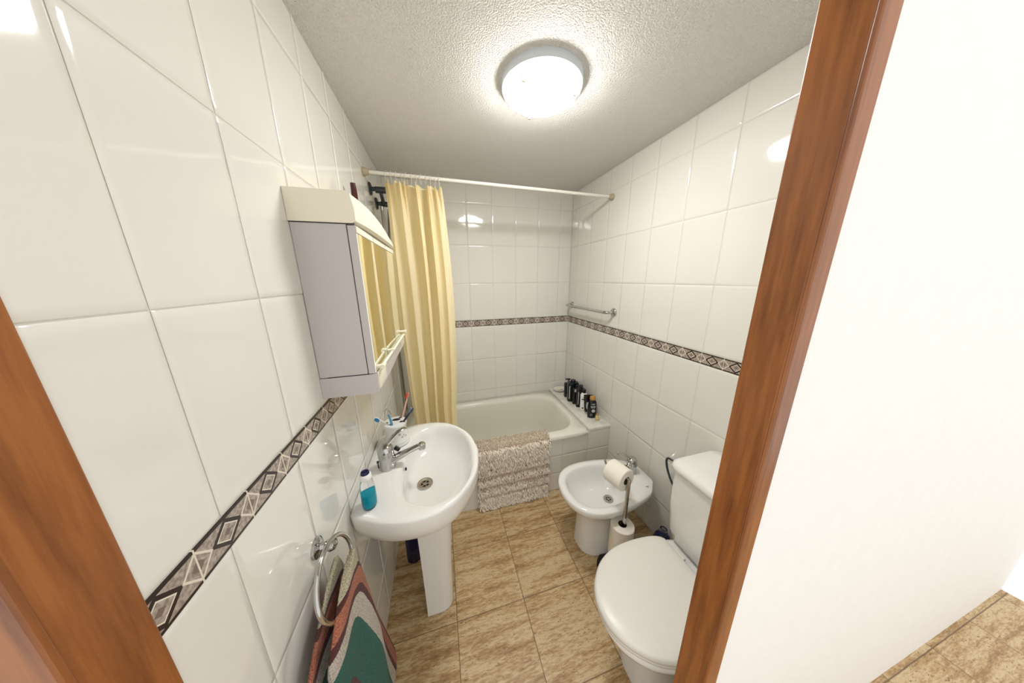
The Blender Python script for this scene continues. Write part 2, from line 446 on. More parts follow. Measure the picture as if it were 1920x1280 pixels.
# ---------------------------------------------------------------- bath mat over the rim
mat_t = thing('bath_mat', (.41, 1.43, 0), 'shaggy pinkish-cream cotton bath mat draped over the tub edge', 'bath mat')
prof = catmull([(1.545, .36), (1.540, .43), (1.522, .468), (1.48, .474), (1.435, .474), (1.418, .455), (1.416, .40), (1.418, .30), (1.420, .2), (1.421, .1), (1.418, .04), (1.414, .012)], 4)
def mx(x, z):  # wavy side edges
    return x + .004 * math.sin(z * 23 + x * 5)
bm = MB(); rows_ = []
lens = [0]
for a, b in zip(prof, prof[1:]): lens.append(lens[-1] + (b - a).length)
for i, p in enumerate(prof):
    rows_.append([Vector((mx(.165 + (.655 - .165) * j / 12, p.y if False else p[1]), p[0] + .003 * math.sin(j * 1.3 + i * .4), p[1])) for j in range(13)])
bm.ringloft([r for r in rows_], cap0=False, cap1=False, closed=False)
bm.build('backing', 'shagbase', mat_t, solid=.006)
tf = MB(); rnd = random.Random(3)
NT_ = 10000
tot = lens[-1]
for _ in range(NT_):
    s_ = rnd.uniform(.06, 1) * tot
    i = max(k for k in range(len(lens)) if lens[k] <= s_) if s_ < tot else len(lens) - 2
    i = min(i, len(prof) - 2)
    t = (s_ - lens[i]) / max(1e-6, lens[i + 1] - lens[i])
    q = prof[i].lerp(prof[i + 1], t); tg = (prof[i + 1] - prof[i]).normalized()
    nrm = Vector((0, tg[1], -tg[0])); dn = Vector((0, tg[0], tg[1]))
    zz = q[1]; x = rnd.uniform(.162, .658)
    hang = s_ / tot
    # bands: long tufts near the top and at the foot, ridged shorter rows between
    zf = zz - (x - .41) * 0
    if q[0] > 1.43 or zz > .455: ln = .014
    elif zz > .33: ln = .026
    elif zz > .10:
        ph = (zz - .10) / .08
        ln = .004 + .015 * abs(math.sin(ph * PI))
    else: ln = .024
    nrm = -nrm if nrm.y > 0 and q[0] < 1.43 else nrm
    if q[0] < 1.43 and zz < .46: nrm = Vector((0, -1, 0)); dn = Vector((0, 0, -1))
    elif zz > .46: nrm = Vector((0, 0, 1)); dn = Vector((0, -1, 0))
    else: nrm = Vector((0, 1, 0)); dn = Vector((0, 0, -1)); ln = .008
    base = Vector((mx(x, zz), q[0], zz)) + (Vector((0, -.006 * abs(math.sin((zz - .10) / .08 * PI)), 0)) if .1 < zz < .33 else Vector((0, 0, 0)))
    d1 = (nrm + dn * rnd.uniform(.1, 1.2) + Vector((rnd.uniform(-.8, .8), 0, 0))).normalized()
    d2 = (d1 + dn * rnd.uniform(.2, 1.0) + Vector((rnd.uniform(-.8, .8), 0, 0))).normalized()
    r = rnd.uniform(.0022, .0038) if (zz > .33 or zz < .10) else rnd.uniform(.0018, .0028); l = ln * rnd.uniform(.7, 1.2)
    u = d1.cross(Vector((.3, .5, .8))).normalized(); w = d1.cross(u)
    m1 = base + d1 * l * .6; m2 = m1 + d2 * l * .5
    if m2.z < .004: m2.z = .004
    if m1.z < .004: m1.z = .004
    A = [tf.b.verts.new(base + (u * math.cos(a) + w * math.sin(a)) * r) for a in (0, 2.09, 4.19)]
    B = [tf.b.verts.new(m1 + (u * math.cos(a) + w * math.sin(a)) * r * 1.1) for a in (0, 2.09, 4.19)]
    T = tf.b.verts.new(m2)
    for k in range(3):
        j = (k + 1) % 3
        tf.b.faces.new((A[k], A[j], B[j], B[k])); tf.b.faces.new((B[k], B[j], T))
pile = tf.build('pile', 'shag', mat_t); pile['kind'] = 'stuff'

# ---------------------------------------------------------------- washbasin
wb = thing('washbasin', (-.1, 1.0, 0), 'white porcelain pedestal washbasin on the left wall with chrome mixer tap', 'washbasin')
CY = 1.01
half = [(-.331, .225), (-.29, .245), (-.23, .275), (-.16, .292), (-.08, .291), (-.005, .262), (.058, .198), (.102, .115), (.122, 0)]
up_ = catmull([(x, y, 0) for x, y in half], 6)
OUT = [(p.x, CY + p.y) for p in up_] + [(p.x, CY - p.y) for p in up_[-2::-1]]
cb = (-.055, 1.007); N_ = 96
RO = polar(OUT, cb, N_, .78)
def clampw(ring):
    for p in ring: p.x = max(p.x, XL + .001)
    return ring
hb = catmull([(-.197, 0, 0), (-.193, .10, 0), (-.165, .2, 0), (-.10, .243, 0), (-.04, .243, 0), (.02, .215, 0), (.062, .155, 0), (.084, .08, 0), (.09, 0, 0)], 5)
BOWL = [(p.x, cb[1] + p.y) for p in hb] + [(p.x, cb[1] - p.y) for p in hb[-2:0:-1]]
RB = polar(BOWL, cb, N_, .78)
def lerpring(a, b, t, z): return [Vector((p.x * (1 - t) + q.x * t, p.y * (1 - t) + q.y * t, z)) for p, q in zip(a, b)]
dr = (-.118, 1.005)
PED = superel(-.09, 1.02, .075, .09, N_, .6, 2.6)
R = [lerpring(PED, RO, 0, .588), lerpring(PED, RO, .18, .602), lerpring(PED, RO, .5, .624), lerpring(PED, RO, .78, .655), lerpring(PED, RO, .93, .692), lerpring(PED, RO, .99, .735)]
for r_ in R[3:]:
    pass
R += [scl(RO, 1.0, .768, cb), scl(RO, .997, .777, cb), scl(RO, .985, .783, cb), lerpring(RO, RB, .35, .785), lerpring(RO, RB, .8, .784)]
R += [scl(RB, 1.0, .780, cb), scl(RB, .975, .771, cb), scl(RB, .945, .755, cb)]
for q_ in catmull([(.945, .755, .0), (.91, .733, .07), (.85, .710, .18), (.76, .691, .36), (.62, .676, .6), (.45, .666, .85), (.26, .6605, 1), (.1, .659, 1)], 4)[1:]:
    f_, z_, t_ = q_
    R.append(scl(RB, f_, z_, cb, (cb[0] * (1 - t_) + dr[0] * t_, cb[1] * (1 - t_) + dr[1] * t_)))
R = [clampw(r) for r in R]
MB().ringloft(R, cap0=False).build('bowl', 'porcelain', wb, angle=70)
def pedestal_ring(z, xb, xf, hw):
    pts = []
    for y in (1,): pass
    o_ = [(xb, 1.02 - hw)]
    r = .055
    for k in range(9):
        a = -PI / 2 + k * PI / 16; o_.append((xf - r + r * math.cos(a), 1.02 - hw + r + r * math.sin(a)))
    for k in range(9):
        a = k * PI / 16; o_.append((xf - r + r * math.cos(a), 1.02 + hw - r + r * math.sin(a)))
    o_.append((xb, 1.02 + hw)); t_ = .012
    o_.append((xb, 1.02 + hw - t_))
    for k in range(8, -1, -1):
        a = k * PI / 16; o_.append((xf - r + (r - t_) * math.cos(a), 1.02 + hw - r + (r - t_) * math.sin(a)))
    for k in range(8, -1, -1):
        a = -PI / 2 + k * PI / 16; o_.append((xf - r + (r - t_) * math.cos(a), 1.02 - hw + r + (r - t_) * math.sin(a)))
    o_.append((xb, 1.02 - hw + t_))
    return [Vector((x, y, z)) for x, y in o_]
pr = [pedestal_ring(.001, -.155, -.036, .09), pedestal_ring(.1, -.155, -.034, .088), pedestal_ring(.3, -.157, -.028, .088), pedestal_ring(.5, -.16, -.014, .092), pedestal_ring(.575, -.162, -.006, .095), pedestal_ring(.612, -.164, .0, .097)]
MB().ringloft(pr).build('pedestal', 'porcelain', wb, angle=50)
MB().tube([(-.2, 1.03, .64), (-.2, 1.03, .50), (-.2, 1.03, .46), (-.25, 1.03, .44), (-.331, 1.03, .44)], .017, smooth=4).build('waste_pipe', 'white', wb)
# drain
def drain(parent, c, z, r, nrm=(0, 0, 1)):
    d = MB().lathe([(r * .72, .0), (r * .8, .003), (r, .004), (r * 1.03, .002), (r * 1.03, -.003), (r * .7, -.006), (r * .70, -.001)], (c[0], c[1], z), nrm, cap=False).build('drain', 'steel', parent)
    MB().lathe([(.0001, -.004), (r * .71, -.004), (r * .71, -.002), (.0001, -.002)], (c[0], c[1], z), nrm, n=24).build('drain_hole', 'darkhole', d)
    q = Vector((0, 0, 1)).rotation_difference(Vector(nrm).normalized())
    g = MB()
    L = Vector((c[0], c[1], z))
    g.lathe([(r * .24, -.0018), (r * .24, .0004), (.0001, .0008)], L, nrm, n=16)
    g.lathe([(r * .56, -.0018), (r * .56, .0004), (r * .74, .0004), (r * .74, -.0018)], L, nrm, n=24, cap=False)
    for k in range(5):
        a = 2 * PI * k / 5
        g.tube([L + q @ Vector((r * .2 * math.cos(a), r * .2 * math.sin(a), -.0004)), L + q @ Vector((r * .62 * math.cos(a), r * .62 * math.sin(a), -.0004))], r * .075, n=6)
    g.build('strainer', 'steel', d)
drain(wb, (-.116, 1.004), .6625, .032)
MB().lathe([(.0001, .0), (.008, .0), (.009, .001), (.0095, -.001)], (-.184, 1.0, .757), (.85, 0, .5), n=18, sx=.5).build('overflow_hole', 'darkhole', wb)

def mixer(parent, base, s=1.0, d=1.0, ang=0, name='faucet'):
    """single lever mixer; spout points along +x*d, rotated by ang about z"""
    rot = Matrix.Translation(Vector(base)) @ Matrix.Rotation(ang, 4, 'Z') @ Matrix.Diagonal((d * s, s, s, 1))
    b = MB().lathe([(.027, 0), (.028, .004), (.026, .010), (.025, .03), (.0265, .045), (.0275, .050), (.0265, .054), (.0275, .066), (.0265, .078), (.021, .087), (.012, .092), (.002, .093)])
    b.transform(rot); f = b.build(name, 'chrome', parent)
    sp = MB(); rings = []
    for t in range(11):
        u = t / 10; x = .012 + .108 * u; z = .024 + .042 * u - .004 * u * u; w = .020 - .009 * u; h = .015 - .006 * u
        rings.append([Vector((x + .18 * h * math.sin(a), w * math.cos(a), z + h * math.sin(a))) for a in [2 * PI * k / 14 for k in range(14)]])
    sp.ringloft(rings); sp.lathe([(.0125, -.013), (.0135, -.008), (.0135, .006), (.009, .011), (.001, .012)], (.122, 0, .060), n=18)
    sp.transform(rot); sp.build('spout', 'chrome', f)
    lv = MB(); rings = []
    for t in range(9):
        u = t / 8; x = .006 + .078 * u; z = .088 + .030 * math.sin(u * 1.9) ; w = .011 - .001 * u; h = .006 - .0030 * u
        rings.append([Vector((x, w * math.cos(a), z + h * math.sin(a))) for a in [2 * PI * k / 12 for k in range(12)]])
    lv.ringloft(rings)
    lv.transform(Matrix.Translation(Vector(base)) @ Matrix.Rotation(ang + (.62 if d > 0 else -.1), 4, 'Z') @ Matrix.Diagonal((d * s, s, s, 1)))
    lv.build('lever', 'chrome', f)
    ro = MB().tube([(-.031, .004, 0), (-.031, .004, .022)], .002, n=8).tube([(-.031, .004, .022), (-.031, .004, .028)], .004, n=8)
    ro.transform(rot); ro.build('waste_rod_knob', 'gunmetal', f)
    return f
mixer(wb, (-.250, .998, .784), 1.12, 1, .06)
MB().lathe([(.001, -.006), (.012, -.006), (.013, 0), (.012, .007), (.001, .008)], (-.213, 1.026, .842), (.6, .3, .7), n=14).build('black_stopper', 'black', wb)

# ---------------------------------------------------------------- toothbrush cup and brushes
CUP = (-.236, 1.165, .785)
cup = thing('toothbrush_cup', CUP, 'white ceramic toothbrush cup with holed lid standing behind the basin tap', 'cup')
MB().lathe([(.049, .0), (.053, .003), (.053, .010), (.050, .014), (.0525, .016), (.0525, .022), (.049, .027), (.047, .05), (.0465, .086), (.049, .09), (.050, .096)], CUP, n=36).build('body', 'cup', cup)
lidm = MB().lathe([(.050, .0965), (.0505, .101), (.048, .106), (.040, .108), (.001, .109)], CUP, n=36); lidm.build('lid', 'cup', cup)
hl = MB()
for dx, dy, rx, ry in ((.004, .012, .018, .011), (-.034, -.006, .006, .005), (-.012, -.026, .007, .005), (.03, -.012, .009, .006), (.02, .028, .007, .006)):
    hl.lathe([(.001, .0), (1, .0), (1, .0008), (.001, .001)], (CUP[0] + dx, CUP[1] + dy, CUP[2] + .1083), n=18, sx=rx, sy=ry)
hl.build('lid_holes', 'darkhole', cup)
fl = MB()
for k in range(16):
    a = -1.7 + k * .2 + random.uniform(-.05, .05); z = .03 + random.random() * .045; r = .0475 - (z - .03) * .01
    fl.lathe([(.0005, 0), (random.uniform(.003, .006), .0002), (.0005, .0012)], (CUP[0] + r * math.cos(a), CUP[1] + r * math.sin(a), CUP[2] + z), (math.cos(a), math.sin(a), 0), n=8)
fl.build('flower_print', 'cupprint', cup)
def brush(name, p0, p1, hn, mh, mb_, label, hl_=.026, r=.0034, bend=.0):
    """toothbrush from p0 (in the cup) to p1 (tip); hn = direction the bristles face"""
    t = thing(name, p0, label, 'toothbrush', 'toothbrushes in the cup')
    p0, p1 = Vector(p0), Vector(p1); d = (p1 - p0).normalized(); hn = Vector(hn); hn = (hn - d * hn.dot(d)).normalized()
    L = (p1 - p0).length
    MB().tube([p0, p0 + d * L * .4 + hn * bend, p0 + d * (L - hl_) , p0 + d * (L - hl_ * .5), p1], [r, r * 1.25, r * .8, r * 1.2, r * .9], n=10, smooth=4).build('handle', mh, t)
    w = d.cross(hn); b = MB()
    for i in range(7):
        for j in (-1, 0, 1):
            q = p1 - d * (hl_ * .08 + hl_ * .14 * i) + w * j * .003 + hn * r * .5
            b.tube([q, q + hn * .011], .0017, n=6)
    b.build('bristles', mb_, t); return t
hz = CUP[2] + .10
brush('toothbrush', (-.268, 1.158, hz), (-.290, 1.085, hz + .080), (-.3, -.9, .1), 'white', 'blue', 'white toothbrush with blue head leaning towards the wall')
brush('toothbrush', (-.210, 1.197, hz), (-.172, 1.215, hz + .118), (-.7, -.7, 0), 'peach', 'orange', 'peach toothbrush with orange and dark bristles, tallest in the cup')
brush('toothbrush', (-.206, 1.153, hz - .004), (-.150, 1.145, hz + .070), (-.5, -.1, .8), 'purple', 'greybr', 'dark purple toothbrush with grey bristles leaning over the bowl', r=.0042)
t = thing('razor', (-.246, 1.135, hz), 'clear and light blue plastic razor standing in the cup', 'razor')
MB().tube([(-.242, 1.128, hz - .010), (-.246, 1.137, hz + .022), (-.255, 1.145, hz + .055)], [.0055, .005, .004], smooth=4).build('handle', 'lightblue', t)
MB().tube([(-.267, 1.14, hz + .062), (-.262, 1.148, hz + .078), (-.250, 1.15, hz + .074), (-.243, 1.148, hz + .055)], .005, smooth=5).build('guard', 'clear', t)

# ---------------------------------------------------------------- soap dispenser bottle
sb = thing('soap_bottle', (-.274, .815, .785), 'clear bottle half full of teal soap on the near basin corner', 'soap bottle')
B0 = (-.274, .815, .786)
MB().lathe([(.024, 0), (.027, .004), (.028, .03), (.027, .07), (.023, .092), (.017, .105), (.0155, .108)], B0, sx=.8, n=28).build('bottle', 'clear', sb)
MB().lathe([(.022, .003), (.0248, .006), (.0255, .03), (.0248, .052), (.001, .053)], B0, sx=.8, n=28).build('liquid_soap', 'teal', sb)
MB().lathe([(.0165, .104), (.0175, .108), (.0175, .121), (.015, .124), (.012, .1245), (.011, .121)], B0, n=24).build('neck_ring', 'white', sb)
MB().lathe([(.013, .118), (.013, .129), (.0115, .132), (.008, .1315), (.006, .128), (.001, .128)], B0, n=24).build('cap', 'navy', sb)
MB().tube([(B0[0], B0[1], B0[2] + .05), (B0[0], B0[1], B0[2] + .104)], .0035, n=8).build('dip_tube', 'clear', sb)

# ---------------------------------------------------------------- towel ring and towel
trg = thing('towel_ring', (XL, .61, .90), 'chrome towel ring on the left wall below the basin corner', 'towel ring')
MB().lathe([(.024, 0), (.024, .006), (.018, .010), (.010, .012), (.009, .02), (.013, .026), (.0155, .033), (.013, .041), (.004, .046)], (XL + .002, .596, .895), (1, 0, 0), n=28).build('wall_mount', 'chrome', trg)
rp = [Vector((-.272 + .012 * math.sin(q), .542 + .083 * math.cos(q), 0.863 + .072 * math.sin(q))) for q in [2 * PI * k / 48 for k in range(49)]]
for q_ in rp: q_.x = -.272 - .016 * (q_.z - .858) / .079
MB().tube(rp, .0052, n=12).build('ring', 'chrome', trg)
tw = thing('hand_towel', (-.25, .58, .85), 'striped terry hand towel in green, white, orange and burgundy hanging from the towel ring', 'towel')
def towel_lobe(name, top, edge_r, edge_l, zbot, bulge, x0, seedy, flip=False, tsc=1.0, bottom_lift=.0):
    """nested-arch striped lobe: top apex, right/left silhouettes y(z); stripes follow distance to the silhouette"""
    b = MB(); uvd = {}
    nu, nv = 40, 60; rows_ = []
    for i in range(nv + 1):
        v = i / nv; row = []
        z = top[2] + (zbot - top[2]) * v
        yr = edge_r(v); yl = edge_l(v)
        for j in range(nu + 1):
            u = j / nu
            y = yl + (yr - yl) * u
            bl = math.sin(PI * min(1, max(0, u))) ** .6
            x = x0(v) + bulge * bl * (.35 + .65 * min(1, v * 2.2)) + .006 * math.sin(u * 9 + v * 5 + seedy) * min(1, v * 4)
            zz = z - .02 * (1 - math.sin(PI * u)) * (1 - v) * .6 + bottom_lift * (u - .5) * v
            q = b.b.verts.new((x, y, zz))
            w = (yr - yl)
            dr_ = (1 - u) * w; dl = u * w; dt = max(0, v * abs(top[2] - zbot) - .028) * 1.25
            s_ = min(dr_ , dt + .0)
            s_ = -math.log(math.exp(-dr_ * 55) + math.exp(-dt * 55)) / 55 + .004
            uvd[q] = (max(0.001, min(.999, s_ / (.20 * tsc))), v)
            row.append(q)
        rows_.append(row)
    lay = b.b.loops.layers.uv.new('UVMap')
    for i in range(nv):
        for j in range(nu):
            f = b.b.faces.new((rows_[i][j], rows_[i][j + 1], rows_[i + 1][j + 1], rows_[i + 1][j]))
            for lp in f.loops: lp[lay].uv = uvd[lp.vert]
    return b.build(name, 'towel', tw, angle=180, solid=.008)
# main front lobe
towel_lobe('front_fold', (-.25, .59, .875), lambda v: .594 + .012 * min(1, v * 8) + .175 * v, lambda v: .580 - .16 * min(1, v * 8) ** .6 - .03 * v, .14, .035, lambda v: -.262 - .012 * v, 0)
towel_lobe('back_fold', (-.27, .59, .86), lambda v: .60 + .012 * min(1, v * 8) + .20 * v, lambda v: .57 - .15 * min(1, v * 8) ** .6 - .05 * v, .17, .012, lambda v: -.295 - .01 * v, 2, tsc=1.4)

# ---------------------------------------------------------------- mirrored cabinet
CX = XL + .002; XF = -.19
cabt = thing('mirror_cabinet', (XL, 1.06, 1.2), 'white bathroom cabinet with three mirrored doors and arched cream top', 'cabinet')
CYN, CYF, CZ0, CZ1 = .777, 1.352, 1.262, 1.662
MB().box((CX, CYN, CZ0), (XF - .022, CYF, CZ1), .002).build('body', 'cab', cabt, smooth=False)
# arched cornice: height falls towards both ends, front bows outwards
co = MB(); rings = []
for k in range(25):
    u = k / 24; y = CYN - .004 + (CYF - CYN + .008) * u
    e = 1 - abs(2 * u - 1) ** 3.0
    top = CZ1 + .074 - .058 * (0 if u < .02 else ((u - .02) / .98) ** 2.2)
    fx = XF + .003 + .012 * e
    rings.append([Vector(p) for p in ((CX, y, CZ1 + .001), (fx - .01, y, CZ1 + .001), (fx, y, CZ1 + .006), (fx, y, CZ1 + .012 + (top - CZ1) * .3), (fx - .006, y, top - .006), (fx - .014, y, top), (CX, y, top))])
co.ringloft(rings).build('cornice', 'cabc', cabt, angle=35)
# door edges + mirrors
cuts = [(.779, .956, 'a'), (.960, 1.150, 'b'), (1.154, 1.350, 'c')]
for yy in (.956, 1.150): MB().box((XF - .019, yy + .0003, CZ0 + .004), (XF - .003, yy + .0037, CZ1 - .006)).build('door_gap_strip', 'seam', cabt, smooth=False)
for y0, y1, _ in cuts:
    d = MB().box((XF - .020, y0, CZ0), (XF - .002, y1, CZ1 - .003), .001).build('door', 'cab', cabt, smooth=False)
    MB().box((XF - .0018, y0 + .002, CZ0 + .002), (XF, y1 - .002, CZ1 - .022)).build('mirror_pane', 'mirror', d, smooth=False)
    MB().box((XF - .0018, y0 + .001, CZ1 - .020), (XF + .001, y1 - .001, CZ1 - .004), .0005).build('top_strip', 'cabc', d, smooth=False)
    
# lower bow-fronted valance with a rail and knobs
va = MB(); rings = []
for k in range(25):
    u = k / 24; y = CYN - .002 + (CYF - CYN + .004) * u
    e = 1 - abs(2 * u - 1) ** 2.5
    fx = XF + .002 + .006 * e; zb = 1.203 + .030 * u ** 1.5
    rings.append([Vector(p) for p in ((CX, y, CZ0 - .001), (fx, y, CZ0 - .001), (fx, y, zb + .004), (fx - .004, y, zb), (CX, y, zb))])
va.ringloft(rings).build('valance', 'cab', cabt, angle=35)
rl = MB(); rl.tube([(XF + .010, CYN + .02, 1.272), (XF + .014, 1.06, 1.272), (XF + .010, CYF + .01, 1.262)], .0045, smooth=8)
rl.box((XF + .001, CYN + .004, 1.215), (XF + .006, CYF + .008, 1.264), .001)
rl.build('front_rail', 'cabc', cabt)
for y in (.80, .985, 1.345):
    MB().tube([(XF - .001, y, 1.276), (XF + .022, y, 1.279)], .0055, n=12).tube([(XF + .018, y - .014, 1.279), (XF + .018, y + .014, 1.279)], .005, n=12).build('knob', 'cabc', cabt)
MB().box((CX + .02, CYN - .0012, CZ0 - .002), (XF - .02, CYN + .001, CZ0 + .001)).build('side_seam', 'seam', cabt, smooth=False)
MB().box((CX, CYN - .0012, CZ1 - .001), (XF - .001, CYN + .001, CZ1 + .001)).build('top_seam', 'seam', cabt, smooth=False)
rb = thing('hairbrush', (-.296, 1.262, 1.70), 'dark maroon brush handle sticking up behind the cabinet top', 'hairbrush')
MB().tube([(-.302, 1.30, 1.70), (-.298, 1.275, 1.80), (-.296, 1.262, 1.86), (-.296, 1.256, 1.898)], [.008, .009, .011, .009], smooth=5).build('handle', 'maroon', rb)

# ---------------------------------------------------------------- curtain rod, curtain, rings
rod = thing('curtain_rod', (.4, 1.633, 2.05), 'thin white shower curtain rod spanning wall to wall above the bath', 'curtain rod')
RZ0, RZ1 = 2.068, 2.050
MB().tube([(XL + .01, 1.636, RZ0), (XR - .01, 1.626, RZ1)], .0095, n=16).build('tube', 'rod', rod)
for x, s_, z, y in ((XL, 1, RZ0, 1.636), (XR, -1, RZ1, 1.626)):
    MB().lathe([(.021, 0.002), (.021, .008), (.0165, .018), (.0125, .028), (.0125, .032)], (x, y, z), (s_, 0, 0), n=20).build('end_cap', 'rodcap', rod)
cur = thing('shower_curtain', (-.08, 1.63, 2.03), 'cream yellow shower curtain gathered at the left end of the rod', 'curtain')
NU, NV = 200, 90
FOLDS = [(0, .2), (.07, -.55), (.13, .35), (.27, -.8), (.36, -.55), (.425, .95), (.52, -.9), (.575, -.75), (.645, 1.0), (.72, -.75), (.78, .25), (.88, -.6), (.95, -.25), (1.0, .15)]
def fold(u):
    u = min(1, max(0, u))
    for (a, ya), (b, yb) in zip(FOLDS, FOLDS[1:]):
        if u <= b:
            t = (u - a) / (b - a); t = t * t * (3 - 2 * t); return ya + (yb - ya) * t
    return FOLDS[-1][1]
def cur_pt(u, v):
    # u 0..1 left to right, v 0 top .. 1 bottom
    xl = -.232 + (0 if v < .5 else (v - .5) * .06)
    xr = .058 + .030 * math.sin(PI * min(1, v * 1.25)) ** .8 if v < .8 else .058 + .004 * (1 - v) / .2
    w = u + .012 * math.sin(v * 4 + u * 7) * u * (1 - u) * 4
    A = .040 + .004 * v
    top = max(0, 1 - v / .13) ** 1.3
    f0 = fold(w)
    pin = math.sin(2 * PI * 11 * u + .8 * math.sin(u * 17))
    y = 1.635 + A * f0 * (1 - .45 * top) + .018 * top * pin + .004 * math.sin(v * 9 + u * 20)
    e = .004; slope = (fold(w + e) - fold(w - e)) / (2 * e)
    x = xl + (xr - xl) * u - .0014 * slope * (1 if .03 < u < .97 else 0) * .35
    z = 2.037 - 1.72 * v - .018 * u * (1 - v) - .010 * top * (1 - abs(math.cos(PI * 11 * u + .8)))
    z += .004 * math.sin(u * 40) * top
    return Vector((x, y, z))
cm = MB(); grid = [[cm.b.verts.new(cur_pt(j / NU, i / NV)) for j in range(NU + 1)] for i in range(NV + 1)]
for i in range(NV):
    for j in range(NU): cm.b.faces.new((grid[i][j], grid[i][j + 1], grid[i + 1][j + 1], grid[i + 1][j]))
cm.build('curtain_cloth', 'curtain', cur, angle=180)
hm = MB(); 
def rod_at(x):
    t = (x - XL) / (XR - XL); return Vector((x, 1.636 - .01 * t, RZ0 + (RZ1 - RZ0) * t))
ring0 = None
ORD = 'first second third fourth fifth sixth seventh eighth ninth tenth eleventh twelfth'.split()
for k in range(12):
    x = -.222 + .0245 * k
    c0 = rod_at(x)
    if ring0 is None:
        b = MB(); pts = []
        for q in range(21):
            a = 2 * PI * q / 20; pts.append(Vector((0, .0145 * math.sin(a), -.011 + .0265 * math.cos(a) - .0)))
        b.tube(pts, .0012, n=6)
        ring0 = b.build('curtain_ring', 'ringp'); o = ring0
    else:
        o = ring0.copy(); COL.objects.link(o)
    o.location = c0; o.rotation_euler = (0, 0, random.uniform(-.35, .35))
    tag(o, 'clear plastic curtain ring, %s along the rod' % ('nearest the left wall' if k == 0 else 'last of the row at the curtain edge' if k == 11 else ORD[k] + ' from the left wall'), 'curtain ring', 'curtain rings on the rod')

# ---------------------------------------------------------------- shower fittings on the left wall
sh = thing('shower_rail', (XL, 1.8, 2.0), 'dark metal shower bracket and riser rail on the left wall beside the curtain', 'shower rail')
for y, z in ((1.757, 2.025), (1.90, 1.985)):
    MB().lathe([(.034, 0), (.034, .004), (.028, .009), (.012, .012), (.010, .03)], (XL + .002, y, z), (1, 0, 0), n=28).build('flange', 'gunmetal', sh)
MB().tube([(XL + .03, 1.757, 2.022), (XL + .085, 1.757, 2.022)], .017, n=20).build('holder', 'gunmetal', sh)
MB().tube([(XL + .028, 1.90, 1.985), (XL + .09, 1.90, 1.982), (XL + .14, 1.90, 1.975)], .015, n=20).build('shower_arm', 'gunmetal', sh)
MB().tube([(XL + .055, 1.757, 2.02), (XL + .045, 1.9, 1.985)], .010, n=14).build('link', 'gunmetal', sh)
MB().tube([(XL + .03, 1.88, .56), (XL + .03, 1.9, 1.97)], .0085, n=14).build('riser', 'steel', sh)
MB().tube([(XL + .05, 1.85, .60), (XL + .045, 1.83, 1.1), (XL + .05, 1.85, 1.6), (XL + .07, 1.88, 1.95)], .006, n=10, smooth=5).build('hose', 'hose', sh)

def bottle(name, loc, prof, m, label, cat='bottle', sx=1, sy=1, rot=0, group='bottles on the bath ledge', extra=None):
    t = thing(name, loc, label, cat, group)
    b = MB().lathe(prof, (0, 0, 0), n=24, sx=sx, sy=sy); b.transform(Matrix.Translation(Vector(loc)) @ Matrix.Rotation(rot, 4, 'Z'))
    b.build('body', m, t); return t
def local(loc, rot, fn, name, m, parent):
    b = MB(); fn(b); b.transform(Matrix.Translation(Vector(loc)) @ Matrix.Rotation(rot, 4, 'Z')); return b.build(name, m, parent, angle=35)
# bottle seen dimly between wall and curtain
L = (-.285, 1.56, .457)
t = bottle('bottle', L, [(.022, 0), (.025, .003), (.025, .12), (.016, .14), (.012, .142)], 'maroon', 'dark red bottle on the tub rim between left wall and curtain', group=None, sx=.8)
local(L, 0, lambda b: b.lathe([(.013, .142), (.013, .168), (.001, .169)]), 'cap', 'black', t)
L = (-.302, 1.505, .457)
t = bottle('bottle', L, [(.016, 0), (.018, .003), (.018, .15), (.01, .165)], 'pink', 'pale pink bottle at the tub end beside left wall', group=None, sx=.8)
local(L, 0, lambda b: b.lathe([(.010, .163), (.010, .185), (.001, .186)]), 'cap', 'white', t)

# ---------------------------------------------------------------- ledge: soap dish and bottles
ZL = .4655
sd = thing('soap_dish', (1.075, 2.105, ZL), 'round cream soap dish in the far corner of the bath ledge', 'soap dish')
MB().lathe([(.030, 0), (.045, .004), (.060, .017), (.062, .021), (.058, .022), (.045, .012), (.001, .009)], (1.068, 2.10, ZL), n=36, sy=.85).build('dish', 'cup', sd)
MB().lathe([(.030, .0125), (.034, .018), (.030, .024), (.001, .026)], (1.068, 2.10, ZL), n=28, sy=.75).build('soap', 'soap', sd)
def strip(w, h0, h1, r, n=6):
    def f(b):
        rows_ = [[Vector(((r + .0008) * math.sin(a) , -(r + .0008) * math.cos(a), h)) for a in [(-w + 2 * w * k / n) for k in range(n + 1)]] for h in (h0, h1)]
        b.ringloft(rows_, cap0=False, cap1=False, closed=False)
    return f
RB_ = -.25
def rb(w, d, h, r):   # rounded-box bottle profile builder
    def f(b):
        rg = []
        for z, s_ in ((0, .9), (.004, 1), (h - .014, 1), (h - .006, .92), (h, .6)):
            rg.append([Vector((p.x * s_, p.y * s_, z)) for p in superel(0, 0, w / 2, d / 2, 32, 0, 5)])
        b.ringloft(rg)
    return f
